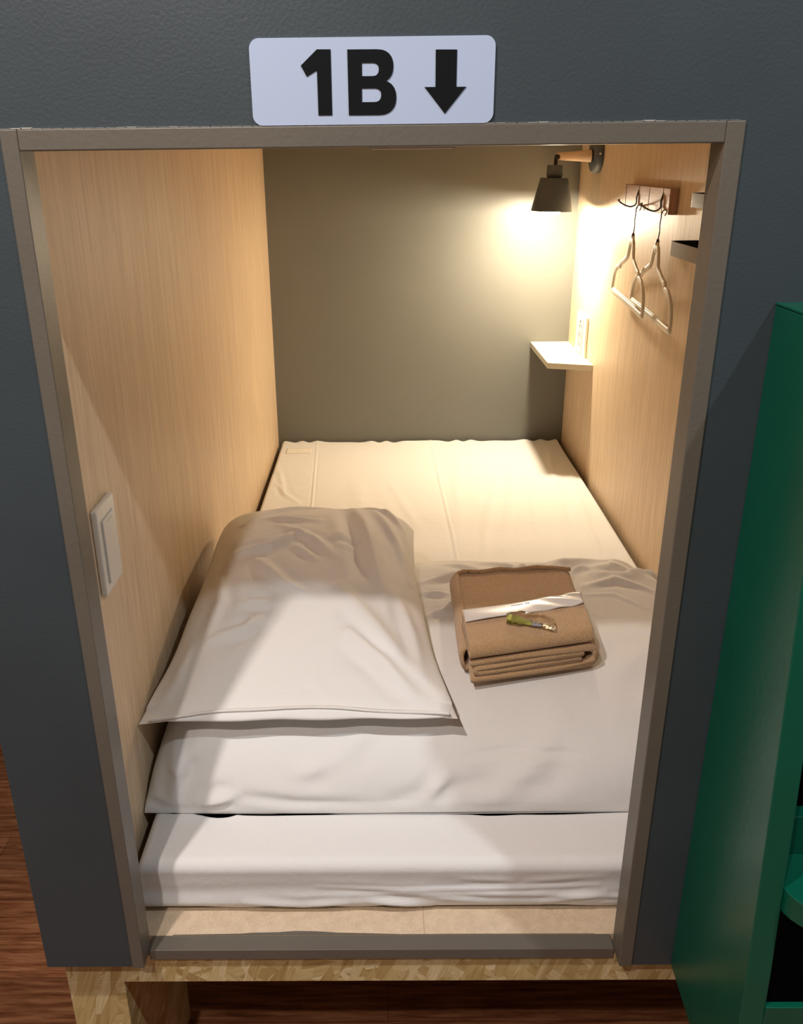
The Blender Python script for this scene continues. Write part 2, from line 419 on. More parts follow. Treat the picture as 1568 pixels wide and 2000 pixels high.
# ------------------------------------------------------------------ duvet
def seq(n, p=1.7):
    s = np.linspace(-1, 1, n); return np.sign(s)*(1-(1-np.abs(s))**p)
def coons(S, T, c00, c10, c11, c01, bows):
    """corners front-left, front-right, back-right, back-left; bows: inward/outward offset of front, right, back, left"""
    a, b = (S+1)/2, (T+1)/2
    P = [(1-a)*(1-b)*c00[k]+a*(1-b)*c10[k]+a*b*c11[k]+(1-a)*b*c01[k] for k in range(2)]
    X, Y = P
    fr, ri, ba, le = bows
    Y = Y+(1-b)*fr*(1-S**2)+b*ba*(1-S**2)
    X = X+a*ri*(1-T**2)+(1-a)*le*(1-T**2)
    return X, Y
DF_TOP = [
  ([(0.293, 0.70), (0.358, 0.77), (0.418, 0.80), (0.481, 0.80)], 0.014, 0.010),
  ([(0.077, 0.663), (0.137, 0.7), (0.205, 0.702)], 0.008, 0.008),
  ([(0.371, 0.699), (0.403, 0.734), (0.449, 0.725)], 0.010, 0.008),
  ([(0.418, 0.741), (0.464, 0.717), (0.515, 0.739), (0.551, 0.779)], 0.018, -0.018),
  ([(0.258, 0.713), (0.299, 0.755), (0.36, 0.79)], 0.010, 0.008),
  ([(0.075, 0.617), (0.124, 0.613)], 0.007, 0.006), ([(0.08, 0.528), (0.116, 0.553)], 0.007, 0.006),
  ([(0.375, 0.606), (0.436, 0.608), (0.486, 0.557)], 0.004, 0.002),
  ([(0.079, 0.84), (0.17, 0.86), (0.269, 0.87)], 0.012, 0.006),
  ([(0.495, 0.700), (0.536, 0.735), (0.565, 0.72)], 0.010, 0.012), ([(0.465, 0.789), (0.532, 0.8)], 0.012, 0.008),
  ([(0.28, 0.638), (0.373, 0.774)], 0.012, 0.004), ([(0.353, 0.332), (0.437, 0.407)], 0.02, 0.003),
  ([(0.39, 0.64), (0.45, 0.66), (0.53, 0.63)], 0.008, 0.005), ([(0.20, 0.80), (0.27, 0.76), (0.30, 0.72)], 0.010, 0.006),
  ([(0.13, 0.78), (0.20, 0.74)], 0.008, 0.005), ([(0.45, 0.48), (0.55, 0.42)], 0.012, 0.004), ([(0.42, .30), (.55, .28)], .015, .004)]
DF_FRONT = [  # in x, z (relative)
  ([(-.348, -.863), (-.297, -.825), (-.229, -.786)], .014, .009), ([(-.069, -.829), (-.026, -.802), (.011, -.782)], .012, .005),
  ([(-.008, -.897), (.046, -.879), (.142, -.862), (.25, -.865)], .012, -.003), ([(-.134, -.848), (-.080, -.836)], .010, .004),
  ([(-.360, -.893), (-.334, -.903), (-.28, -.905)], .007, -.002), ([(-.221, -.878), (-.135, -.890), (-.026, -.895)], .009, -.004),
  ([(-.279, -.892), (-.221, -.876)], .008, .006), ([(.06, -.885), (.09, -.855)], .010, .006), ([(.15, -.885), (.22, -.84), (.27, -.80)], .016, .004),
  ([(.12, -.832), (.21, -.829), (.30, -.833)], .004, -.003), ([(-.33, -.80), (-.31, -.85), (-.32, -.89)], .010, .005)]
def duvet():
    n, m_ = 330, 260
    S, T = np.meshgrid(seq(n, 1.5), seq(m_, 1.9), indexing='ij')
    X, Y = coons(S, T, (-.3655, .180), (.600, .182), (.605, .905), (-.352, .90), (-.006, .0, .035, .004))
    e = lambda q, p, a: np.clip(1-np.abs(q)**p, 0, 1)**a
    # front falls in a broad slope, the back in a softer one
    Tf = np.where(T < 0, e(T, 4.2, .62), e(T, 3.0, .72)); Sf = np.where(S < 0, e(S, 14, .42), e(S, 9, .5))
    prof = Tf*Sf
    hgt = .1355-.004*np.exp(-((X-.25)/.16)**2-((Y-.45)/.2)**2)+.012*np.exp(-((X-.5)/.12)**2-((Y-.72)/.12)**2)
    top = hgt*prof
    k = np.clip(prof*1.6-.35, 0, 1)*(1-.85*np.exp(-((X-.243)/.115)**6-((Y-.46)/.165)**6))
    top = top+k*(1.35*folds(X, Y, DF_TOP)+waves(X, Y, 11, (14, 31, 70), .0048))
    Z = ZM1+.0014+top
    # fold relief on the front face
    zr = Z-H
    fm = np.clip((.36-Y)/.06, 0, 1)*np.clip(top/.02, 0, 1)
    Y = Y-fm*(1.4*folds(X, zr, DF_FRONT)+.003*np.sin(16*X+1)*np.sin(30*zr))
    Y = Y-.012*np.sin(np.pi*np.clip(top/.15, 0, 1))*(T < -.3)*np.clip((-T-.3)/.2, 0, 1)
    # corner turned up at the lower front left
    c = np.exp(-((X+.36)/.035)**2-((Y-.19)/.04)**2); 
    Z = Z+np.clip((-T-.93)/.07, 0, 1)*(.0012+.0012*np.sin(9*X+.6))*(X > -.33)
    Z = np.maximum(Z, ZM1+.0008)
    X = np.clip(X, WL+.002, WR-.004)
    G = np.stack([X, Y, Z], -1)
    G2 = G.copy(); G2[..., 2] = np.minimum(ZM1+.0010, G[..., 2])*1.0
    bm = bmesh.new(); bm.from_mesh(grid_mesh('a', G))
    # underside: coarse grid sharing the rim positions
    bm.from_mesh(grid_mesh('b', G2[:, ::-1]))
    bmesh.ops.remove_doubles(bm, verts=bm.verts, dist=1e-5)
    o = obj('duvet', done(bm, 'duvet'), 'cotton', None, True)
    return tag(o, 'thick folded white duvet lying on the front half of the mattress', 'duvet')
duvet()

# ------------------------------------------------------------------ pillow
PF = [
  ([(-0.274, 0.707), (-0.224, 0.775), (-0.167, 0.815), (-0.116, 0.822)], 0.009, 0.005), ([(-0.271, 0.583), (-0.209, 0.594), (-0.155, 0.651)], 0.010, 0.007),
  ([(-0.232, 0.724), (-0.128, 0.704)], 0.010, 0.005), ([(-0.244, 0.437), (-0.19, 0.432)], 0.008, 0.005),
  ([(-0.283, 0.361), (-0.227, 0.376), (-0.21, 0.399)], 0.010, 0.006), ([(-0.062, 0.79), (-0.035, 0.682), (-0.015, 0.555), (0.006, 0.429)], 0.012, 0.007),
  ([(-0.017, 0.789), (0.031, 0.647), (0.050, 0.535)], 0.010, 0.007), ([(0.000, 0.82), (0.040, 0.74)], 0.008, 0.006),
  ([(-0.057, 0.368), (-0.006, 0.315), (0.046, 0.245), (0.095, 0.215)], 0.013, 0.011), ([(-0.078, 0.473), (-0.006, 0.375), (0.045, 0.295)], 0.013, 0.006),
  ([(0.000, 0.235), (0.044, 0.220), (0.090, 0.212)], 0.010, 0.006), ([(-0.315, 0.36), (-0.325, 0.28), (-0.350, 0.205)], 0.012, 0.008),
  ([(-0.111, 0.29), (-0.092, 0.235)], 0.010, 0.003), ([(-0.232, 0.559), (-0.179, 0.484), (-0.13, 0.448)], 0.010, 0.006),
  ([(-0.054, 0.83), (0.019, 0.80)], 0.008, 0.004), ([(-0.093, 0.607), (-0.048, 0.638)], 0.010, -0.004),
  ([(-0.081, 0.778), (-0.057, 0.638), (-0.045, 0.509)], 0.014, -0.007), ([(-.30, .55), (-.28, .45), (-.29, .38)], .010, .004),
  ([(-.20, .68), (-.13, .62), (-.09, .56)], .009, .004), ([(-.17, .60), (-.12, .55)], .008, .003), ([(.02, .48), (.05, .38), (.06, .30)], .010, .006)]
PB = H-.7715       # height of the duvet top under the pillow
def pillow():
    n, m_ = 220, 300
    S, T = np.meshgrid(seq(n, 1.5), seq(m_, 1.5), indexing='ij')
    X, Y = coons(S, T, (-.362, .203), (.107, .212), (.066, .858), (-.350, .868), (.016, -.020, .004, .012))
    b = (T+1)/2
    e = lambda q, p, a: np.clip(1-np.abs(q)**p, 0, 1)**a
    # stuffing sits at the back; the front is an empty flap
    Tf = np.where(T > 0, e(T, 4.5, .55), e(T, 2.0, .80))
    Sf = e(S, 2.6+2.4*b, .62)
    full = Tf*Sf
    hgt = (.050+.052*np.clip(b*1.6, 0, 1))
    k = np.clip(full*2.2-.15, 0, 1)
    up = hgt*full+k*(1.45*folds(X, Y, PF)+waves(X, Y, 5, (17, 37, 80), .0036))
    corner = np.exp(-((S+1)**2+(T+1)**2)/.10)+np.exp(-((S-1)**2+(T+1)**2)/.10)
    mid = PB+.0075+.010*b*(1-e(S, 6, 1)*e(T, 6, 1))+.012*np.clip(b-.3, 0, 1)
    mid = mid-.004*corner
    Zt = mid+up
    Zb = np.maximum(PB+.004, mid-.30*hgt*full)
    # soft waves of the side seams
    edge = 1-e(S, 20, 1)*e(T, 20, 1)
    w = .004*np.sin(14*X+26*Y)*edge
    Zt += w*(T > -.9); Zb += np.maximum(w, 0)*(T > -.9)
    X = np.maximum(X, WL+.003)
    A = np.stack([X, Y, Zt], -1); B = np.stack([X, Y, np.minimum(Zb, Zt)], -1)
    bm = bmesh.new(); bm.from_mesh(grid_mesh('a', A)); bm.from_mesh(grid_mesh('b', B[:, ::-1]))
    bmesh.ops.remove_doubles(bm, verts=bm.verts, dist=2e-5)
    root = obj('pillow', done(bm, 'pillow'), 'cotton', None, True)
    tag(root, 'plump white pillow in a loose pillowcase lying on the left of the duvet', 'pillow')
    # stitched hem of the pillowcase opening and the lower lip that shows beneath it
    s = np.linspace(-.93, .95, 160)
    hx = -.362+.469*(s+1)/2; hy = .203+.009*(s+1)/2+.016*(1-s**2)
    up_ = [(x, y-.0012, PB+.0105+.0015*math.sin(9*q)+.008*max(0, 1-abs(q+.1)/.9)) for x, y, q in zip(hx, hy, s)]
    obj('hem_seam', tube_mesh('hem', up_, .0022, .0018, 8), 'cotton', root, True)
    G = np.zeros((160, 10, 3))
    for i, (x, y, q) in enumerate(zip(hx, hy, s)):
        d = .020*max(0., 1-((q-.05)/.93)**2)**.6*(1+.10*math.sin(11*q)); zt = up_[i][2]-.002
        for j in range(10):
            f = j/9
            G[i, j] = (x, y+.006-d*math.sin(f*1.9)*.9, zt-(zt-PB-.0045)*f)
    lip = obj('lower_flap', grid_mesh('lower_flap', G), 'cotton', root, True)
    sm = lip.modifiers.new('t', 'SOLIDIFY'); sm.thickness = .0012
    return root
pillow()

# ------------------------------------------------------------------ towels
def quad_map(q, fx, fy):
    (ax, ay), (bx, by), (cx, cy), (dx, dy) = q     # front-left, front-right, back-right, back-left
    X = (1-fx)*(1-fy)*ax+fx*(1-fy)*bx+fx*fy*cx+(1-fx)*fy*dx
    Y = (1-fx)*(1-fy)*ay+fx*(1-fy)*by+fx*fy*cy+(1-fx)*fy*dy
    return X, Y
def ribbon(path, th):
    """closed outline (u, w) of a cloth ribbon of thickness th following path, rounded ends"""
    P = [Vector((a, b, 0)) for a, b in path]; n = len(P); L, R = [], []
    for i in range(n):
        t = (P[min(i+1, n-1)]-P[max(i-1, 0)]).normalized(); nn = Vector((-t.y, t.x, 0))*th/2
        L.append(P[i]+nn); R.append(P[i]-nn)
    t = (P[-1]-P[-2]).normalized(); nn = Vector((-t.y, t.x, 0))*th/2; cap = []
    for k in range(1, 6): a = math.pi*k/6; cap.append(P[-1]+nn*math.cos(a)+t*th/2*math.sin(a))
    t0 = (P[0]-P[1]).normalized(); n0 = Vector((-t0.y, t0.x, 0))*th/2; cap0 = []
    for k in range(1, 6): a = math.pi*k/6; cap0.append(P[0]+n0*math.cos(a)+t0*th/2*math.sin(a))
    return [(p.x, p.y) for p in L+cap+R[::-1]+cap0]
def arc(cx, cy, r, a0, a1, n=9, rx=None):
    rx = rx or r
    return [(cx+rx*math.cos(math.radians(a0+(a1-a0)*k/n)), cy+r*math.sin(math.radians(a0+(a1-a0)*k/n))) for k in range(n+1)]
def towel_mesh(name, outline, quad, zfun, wide, m_=70, seed=1, axis='x'):
    """outline in (u metres across, w height); swept across the quad; ends rounded"""
    O = np.array(outline); n = len(O); f = np.linspace(0, 1, m_)
    U = np.repeat(O[:, 0][:, None], m_, 1); W = np.repeat(O[:, 1][:, None], m_, 1); V = np.repeat(f[None], n, 0)
    cw = W.mean(); 
    endr = np.clip(np.minimum(V, 1-V)/.03, 0, 1); shr = np.sqrt(np.clip(1-(1-endr)**2, 0, 1))
    U = U/wide
    if axis == 'x': X, Y = quad_map(quad, U, V)
    else: X, Y = quad_map(quad, V, U)
    r = np.random.RandomState(seed)
    N = waves(X*1.0, Y+W*3, seed, (60, 140, 310), .0011)
    N2 = waves(X*1.0+W*2, Y, seed+9, (45, 120), .0012)
    Z = zfun(X, Y)+W+N*np.clip(W/.01, 0, 1); X = X+N2; Y = Y+N2*.7
    G = np.stack([X, Y, Z], -1)
    me = grid_mesh(name, G, True); bm = bmesh.new(); bm.from_mesh(me); bmesh.ops.recalc_face_normals(bm, faces=bm.faces)
    bnd = [e for e in bm.edges if e.is_boundary]; bmesh.ops.holes_fill(bm, edges=bnd, sides=0)
    return done(bm, name)
ZT = H-.7715
QB = [(.130, .303), (.347, .353), (.357, .632), (.134, .612)]
zf = lambda X, Y: ZT+.0015+0*X
W_ = .218
# bath towel: folded in layers, the open folds face the front
root = empty('bath_towel', (.24, .47, ZT), 'large folded tan bath towel on the right side of the duvet', 'towel')
th = .0105
outer = [(.010, .006)]+[(.03*k+.01, .006) for k in range(1, 7)]+arc(.197, .0215, .0155, -90, 90, 10, .0155)+[(.16, .037), (.12, .0375), (.08, .0375), (.04, .037), (.008, .0365)]
obj('outer_layer', towel_mesh('outer_layer', ribbon(outer, th), QB, zf, W_, 90, 2), 'towel', root, True)
inner = [(.185, .0165), (.15, .0165), (.10, .0165), (.05, .0165)]+arc(.018, .0215, .005, 270, 90, 8, .006)+[(.05, .0268), (.10, .0268), (.15, .0268), (.188, .0268)]
obj('inner_layer', towel_mesh('inner_layer', ribbon(inner, th*.85), QB, zf, W_, 90, 3), 'towel', root, True)
# rolled left side of the bath towel, ribbed edge
lefts = [(.004+.010*math.sin(a), .0215-.0205*math.cos(a)) for a in np.linspace(0, -math.pi, 14)]
obj('side_fold', towel_mesh('side_fold', ribbon(lefts, .007), [(.130, .345), (.347, .353), (.357, .632), (.133, .600)], zf, W_, 90, 4), 'towel', root, True)
# raised back hem
hp = smooth_path([(.135, .600, ZT+.043), (.150, .609, ZT+.0465), (.185, .609, ZT+.0460), (.22, .616, ZT+.0475), (.25, .615, ZT+.0462), (.285, .621, ZT+.0480), (.32, .622, ZT+.0465), (.354, .622, ZT+.043)], 10)
o = obj('hem', tube_mesh('hem', hp, .0045, .0040, 8), 'towel', root, True)
# hand towel on top: folded, rounded fold to the front
root = empty('hand_towel', (.23, .36, ZT+.044), 'small folded tan hand towel stacked on the bath towel', 'towel')
QH = [(.1315, .300), (.334, .350), (.338, .470), (.1300, .408)]
HW = .115
zh = lambda X, Y: ZT+.0455+0*X
prof = [(HW, .005), (.09, .005), (.05, .005), (.02, .005)]+arc(.012, .0125, .0075, 270, 90, 10, .010)+[(.04, .021), (.07, .0215), (.10, .0215), (HW, .019)]
obj('folded_layer', towel_mesh('folded_layer', ribbon(prof, .0095), QH, zh, HW, 90, 6, 'y'), 'towel', root, True)
prof = [(HW, .0105), (.07, .0115), (.03, .0120), (.015, .0125), (.04, .0130), (.09, .0138), (HW-.002, .0140)]
obj('inner_fold', towel_mesh('inner_fold', ribbon(prof, .005), QH, zh, HW, 90, 7, 'y'), 'towel', root, True)
ZHT = ZT+.0455+.0270
# white paper band (sachet) across the back of the hand towel
G = np.zeros((70, 14, 3))
for i in range(70):
    for j in range(14):
        f, g = i/69, j/13
        X, Y = quad_map([(.1315, .372), (.334, .430), (.3385, .470), (.1290, .409)], f, g)
        G[i, j] = (X, Y, ZHT+.0012+.0012*math.sin(7*f+2*g)+(.0022*math.sin(26*f+9*g)*max(0, f-.55)*2)+.0015*math.sin(3.1*g))
root = empty('toiletry_sachet', (.23, .42, ZHT), 'narrow white film sachet lying across the tan hand towel', 'sachet')
o = obj('band', grid_mesh('band', G), 'pack', root, True); sm = o.modifiers.new('t', 'SOLIDIFY'); sm.thickness = .0012; sm.offset = 1
bm = bmesh.new()
for k in range(9):
    f = .40+.017*k
    if k == 6: continue
    X, Y = quad_map([(.1315, .372), (.334, .430), (.3385, .470), (.1290, .409)], f, .72)
    zz = ZHT+.0012+.0012*math.sin(7*f+1.44)+.0015*math.sin(3.1*.72)+.0014
    box_bm(X, X+.0024, Y, Y+(.0022 if k < 6 else .0032), zz, zz+.0003, bm)
obj('small_print', done(bm, 'small_print'), 'print', root)
# clear pouch with a lime coloured stick
root = empty('amenity_pouch', (.235, .36, ZHT), 'tiny clear pouch holding a lime green item on the hand towel', 'amenity pouch')
def bar(name, p0, p1, r, mt, flat=.6):
    n = 8; pts = [tuple(np.array(p0)*(1-k/n)+np.array(p1)*k/n) for k in range(n+1)]
    rr = [r[0]*(1-k/n)+r[1]*k/n for k in range(n+1)]
    return obj(name, tube_mesh(name, pts, rr, [q*flat for q in rr], 12, False, (0, 0, 1)), mt, root, True)
bar('lime_tube', (.201, .378, ZHT+.0062), (.236, .357, ZHT+.0062), (.0085, .0045), 'lime')
bar('grey_tip', (.236, .3575, ZHT+.006), (.252, .352, ZHT+.006), (.0058, .0045), 'greyp')
G = np.zeros((36, 2*12, 3)); rs = np.random.RandomState(2)
for i in range(36):
    for j in range(24):
        a = 2*math.pi*j/24; f = i/35
        cx_ = .198+.075*f; cy_ = .379-.022*f; w = .0145+.003*math.sin(9*f); h = .0078*math.sin(math.pi*min(max(f, .04), .96))**.5+.0006
        k = 1+.10*math.sin(5*a+11*f)+.07*math.sin(9*a-17*f)
        G[i, j] = (cx_+.3*w*math.cos(a)*.4, cy_+w*math.cos(a)*k, ZHT+.0009+h+h*math.sin(a)*k*.95)
me = grid_mesh('clear_film', np.transpose(G, (1, 0, 2)), True)
obj('clear_film', me, 'film', root, True)

# ------------------------------------------------------------------ wall lamp
LY = 1.780
root = empty('wall_lamp', (WR, LY, H+.005), 'charcoal wall lamp with a beech arm, lit, in the upper right corner', 'wall lamp')
px = Matrix.Translation((WR, LY, H+.008)) @ Matrix.Rotation(-math.pi/2, 4, 'Y')
obj('wall_plate', lathe_mesh('wall_plate', [(0, 0.0003), (.050, .0003), (.051, .004), (.050, .018), (.047, .0225), (0, .0225)], 48, px), 'shade', root, True)
pm = Matrix.Translation((WR-.0225, LY, H+.002)) @ Matrix.Rotation(-math.pi/2, 4, 'Y')
obj('arm', lathe_mesh('arm', [(0, .0002), (.0165, .0002), (.0165, .005), (.0158, .012), (.0095, .100), (.0085, .102), (0, .102)], 28, pm), 'armwood', root, True)
obj('arm_collar', lathe_mesh('arm_collar', [(0, .0), (.018, .0), (.018, .004), (0, .004)], 28, pm), 'brass', root, True)
sx = Matrix.Translation((WR-.012, LY-.051, H+.008)) @ Matrix.Rotation(math.pi/2, 4, 'X')
obj('screw', lathe_mesh('screw', [(0, -.001), (.0032, -.001), (.0032, .001), (.002, .002), (0, .002)], 16, sx), 'chrome', root, True)
bm = bmesh.new()
obj('joint', tube_mesh('joint', smooth_path([(.506, LY, H+.002), (.5025, LY, H+.004), (.5002, LY, H-.004), (.4997, LY, H-.022)], 5), .0052, .0052, 12), 'brass', root, True)
jm = Matrix.Translation((.5025, LY-.006, H+.0005)) @ Matrix.Rotation(math.pi/2, 4, 'X')
obj('joint_knob', lathe_mesh('joint_knob', [(0, -.012), (.0065, -.012), (.0075, -.006), (.0075, .004), (.006, .006), (0, .006)], 20, jm), 'brass', root, True)
tilt = Matrix.Translation((.4994, LY, H-.0208)) @ Matrix.Scale(1.033, 4) @ Matrix.Rotation(math.radians(1.5), 4, 'Y')
obj('socket', lathe_mesh('socket', [(0, 0), (.0205, 0), (.0218, -.002), (.0225, -.028), (.0205, -.030), (.0205, -.034), (0, -.034)], 36, tilt), 'shade', root, True)
sh = [(.0200, -.0335), (.0375, -.0335), (.0385, -.0345), (.0575, -.1205), (.0568, -.1208), (.0373, -.0362), (.0200, -.0362)]
s_ = obj('lamp_shade', lathe_mesh('lamp_shade', sh, 56, tilt), 'shade', root, True)
s_.modifiers.new('e', 'EDGE_SPLIT').split_angle = math.radians(35)
obj('shade_lining', lathe_mesh('shade_lining', [(.0205, -.0368), (.0369, -.0368), (.0562, -.1203), (.0558, -.1203), (.0365, -.0372), (.0205, -.0372)], 56, tilt), 'shade_in', root, True)
cap = [(.0135, -.0375), (.0140, -.075), (.0250, -.104), (.0262, -.1175), (0, -.1175)]
bl = obj('bulb', lathe_mesh('bulb', cap, 32, tilt), 'switch', root, True)
b_ = [(0, -.1350)]+[(.0262*math.sin(a), -.1180-.0170*math.cos(a)) for a in np.linspace(.12, math.pi/2, 10)]+[(0, -.1178)]
obj('bulb_lens', lathe_mesh('bulb_lens', b_, 32, tilt), 'bulb', bl, True)

# ------------------------------------------------------------------ hook rack, hangers
RX = .6055
root = empty('hook_rack', (WR, 1.23, H-.09), 'brown wooden coat hook rack on the right wall above the hangers', 'hook rack')
box('back_board', RX+.006, WR-.0003, 1.060, 1.412, H-.1165, H-.0640, 'rackwood', root, .0008)
ys = [(1.412, 1.401), (1.397, 1.290), (1.286, 1.208), (1.204, 1.108), (1.104, 1.060)]
for a_, b_ in ys: box('front_panel', RX, RX+.0058, b_, a_, H-.1160, H-.0640, 'rackwood', root, .0006)
def hook(y, tipy):
    pts = smooth_path([(RX+.002, y, H-.070), (RX-.003, y, H-.090), (RX-.003, y, H-.104), (RX-.012, y+.003, H-.1105), (RX-.026, (y+tipy)/2, H-.108), (RX-.040, tipy, H-.100), (RX-.043, tipy, H-.094)], 6)
    n = len(pts); rr = [.0018 if k < n*.85 else .0018+.0022*(k/n-.85)/.15 for k in range(n)]
    return pts, obj('hook', tube_mesh('hook', pts, rr, rr, 8, False, (0, 1, 0)), 'wire', root, True)
hook(1.2935, 1.300); hook(1.1060, 1.112)
for y in (1.399, 1.2885, 1.206, 1.106):
    box('groove_strip', RX+.0008, RX+.0056, y-.0016, y+.0016, H-.1155, H-.0645, 'slot', root)

def hanger(hx, hy, c, d, zbar, label):
    """hx, hy: where the wire hangs; c: centre of the lower bar; d: unit direction of the bar"""
    root = empty('clothes_hanger', (c[0], c[1], H+zbar), label, 'clothes hanger', 'cream hangers on the wooden rack')
    zt = -.1095; hb = .142       # top of the hook; height of the body over the bar
    def W(u, w):
        f = w/(zt-zbar)          # lean of the plane towards the hook
        return (c[0]+d[0]*u+(hx-c[0])*f*.9, c[1]+d[1]*u+(hy-c[1])*f*.9, H+zbar+w)
    half = [(0, .140), (.014, .137), (.026, .118), (.036, .100), (.060, .091), (.092, .081), (.110, .077), (.118, .069), (.132, .068), (.160, .060), (.183, .044), (.195, .020), (.196, .004), (.188, -.001)]
    loop = [(u, w) for u, w in half]+[(.10, 0), (0, 0), (-.10, 0)]+[(-u, w) for u, w in half[::-1][:-1]]
    path = smooth_path([W(u, w) for u, w in loop], 4, True)
    nrm = (d[1], -d[0], 0)
    obj('body', tube_mesh('body', path, .0068, .0036, 10, True, nrm), 'hanger', root, True)
    # lower web of the neck and a ridge on the bar
    obj('neck', tube_mesh('neck', [W(0, .150), W(0, .143), W(0, .135), W(0, .128)], [.004, .009, .015, .012], [.003, .0036, .0038, .0034], 10, False, nrm), 'hanger', root, True)
    obj('bar_rib', tube_mesh('bar_rib', [W(-.186, .007), W(-.10, .0075), W(0, .0075), W(.10, .0075), W(.186, .007)], .0022, .0022, 8, False, nrm), 'hanger', root, True)
    # wire: a stem and the crook over the rack's hook
    top = zt-zbar
    st = [W(0, .146), W(-.002, .160), W(-.006, .175), W(.004, .190)]
    hk = [(hx, hy, H+zt-.010), (hx, hy-.001, H+zt-.002), (hx+.006, hy+.004, H+zt+.0045), (hx+.014, hy+.010, H+zt+.001), (hx+.013, hy+.018, H+zt-.008)]
    st = [W(0, .146), W(-.003, .160), W(-.006, .172), W(.0, .184)]+hk
    obj('wire_hook', tube_mesh('wire_hook', smooth_path(st, 6), .0013, .0013, 8, False, (0, .3, 1)), 'wire', root, True)
    obj('collar', tube_mesh('collar', [W(0, .142), W(0, .152), W(-.0005, .156)], [.0042, .0038, .002], [.0042, .0038, .002], 10, False, nrm), 'wire', root, True)
    return root
def unit(a): l = math.hypot(*a); return (a[0]/l, a[1]/l)
hanger(.588, 1.237, (.5794, 1.22), unit((.5970-.5618, 1.419-1.021)), -.321, 'cream clothes hanger on the far hook, nearest the lamp')
hanger(.586, 1.040, (.5772, 1.03), unit((.5933-.5611, 1.229-.831)), -.3185, 'cream clothes hanger on the near hook, beside the grey trays')

# ------------------------------------------------------------------ trays on the right wall
def tray(x0, y0, y1, z0, z1, label):
    root = empty('wall_tray', (WR, (y0+y1)/2, H+z0), label, 'tray', 'grey open trays on the right wall')
    r = .016
    def outline(ins):
        a = x0+ins; pts = [(WR-.0005-ins, y1-ins)]
        pts += [(a+r-r*math.sin(t), y1-ins-r+r*math.cos(t)) for t in np.linspace(0, math.pi/2, 8)]
        pts += [(a+r-r*math.cos(t), y0+ins+r-r*math.sin(t)) for t in np.linspace(0, math.pi/2, 8)]
        pts += [(WR-.0005-ins, y0+ins)]; return pts
    O, I = outline(0), outline(.0016); n = len(O); bm = bmesh.new()
    ob = [bm.verts.new((x, y, H+z0)) for x, y in O]; ot = [bm.verts.new((x, y, H+z1)) for x, y in O]
    it = [bm.verts.new((x, y, H+z1)) for x, y in I]; ib = [bm.verts.new((x, y, H+z0+.003)) for x, y in I]
    bm.faces.new(ob); bm.faces.new(ib)
    for A, B in ((ob, ot), (ot, it), (it, ib)):
        for k in range(n): bm.faces.new((A[k], A[(k+1) % n], B[(k+1) % n], B[k]))
    o = obj('shell', done(bm, 'shell'), 'tray', root, True); o.modifiers.new('e', 'EDGE_SPLIT').split_angle = math.radians(40)
    I2, n = outline(.0020), n; bm = bmesh.new()
    a = [bm.verts.new((x, y, H+z1-.0006)) for x, y in I2]; b = [bm.verts.new((x, y, H+z0+.0035)) for x, y in I2]; c = [bm.verts.new((x*.998+.001, y, H+z0+.0035)) for x, y in outline(.006)]
    for k in range(n): bm.faces.new((a[k], a[(k+1) % n], b[(k+1) % n], b[k]))
    bm.faces.new(b); obj('lining', done(bm, 'lining'), 'tray_in', root, True)
    return root
tray(.492, .40, .683, -.158, -.1345, 'lower dark grey wall tray with an open black inside')
tray(.497, .38, .622, -.077, -.0555, 'upper dark grey wall tray with an open black inside')

# ------------------------------------------------------------------ corner shelf
pts = [(.4975, YB-.0005), (WR-.0005, YB-.0005), (WR-.0005, 1.660), (.4975, 1.700)]
root = obj('corner_shelf', prism_mesh('corner_shelf', pts, 'Z', H-.592, H-.574, .0012), 'shelfwood')
tag(root, 'small ivory corner shelf under the lit wall lamp', 'shelf')
box('bracket', .585, .612, 1.685, 1.715, H-.5955, H-.5920, 'shade_in', root)

# ------------------------------------------------------------------ outlet and switch plates
root = empty('wall_outlet', (WR, 1.815, H-.515), 'white vertical outlet plate on the right wall above the corner shelf', 'outlet')
box('plate', WR-.009, WR-.0003, 1.752, 1.880, H-.575, H-.450, 'switch', root, .003)
box('insert', WR-.0112, WR-.0092, 1.782, 1.850, H-.565, H-.460, 'switch_grey', root, .0008)
for k in range(3):
    zc = H-.485-.028*k
    o = box('socket_slot', WR-.0116, WR-.0111, 1.822, 1.826, zc-.006, zc+.006, 'slot', root)
    o = box('socket_slot', WR-.0116, WR-.0111, 1.803, 1.807, zc-.006, zc+.006, 'slot', root)
box('usb_port', WR-.0116, WR-.0111, 1.806, 1.822, H-.474, H-.470, 'slot', root)
root = empty('light_switch', (WL, .178, H-.463), 'white rocker switch plate on the left wall near the entrance', 'light switch')
box('plate', WL+.0003, WL+.0085, .138, .2105, H-.5225, H-.4035, 'switch', root, .0025)
box('rocker', WL+.0083, WL+.0112, .1515, .1965, H-.509, H-.4225, 'switch', root, .0012)
box('rocker_shadow_gap', WL+.0082, WL+.0088, .1500, .1980, H-.5105, H-.4210, 'switch_grey', root)
box('indicator_strip', WL+.0110, WL+.0116, .165, .185, H-.4285, H-.4265, 'switch_grey', root)

# ------------------------------------------------------------------ blind rail under the lintel
root = empty('roller_blind', (0, .05, H+.012), 'cream bottom rail of a raised blind just under the lintel', 'blind')
box('bottom_rail', -.326, .60, .0365, .0480, H+.0112, H+.026, 'blind', root, .0008)
box('pull_tab', -.0085, .0700, .0352, .0475, H+.0086, H+.0111, 'blind', root, .0006)
box('rolled_fabric', -.326, .60, .0395, .0450, H+.0262, H+.18, 'blind', root)

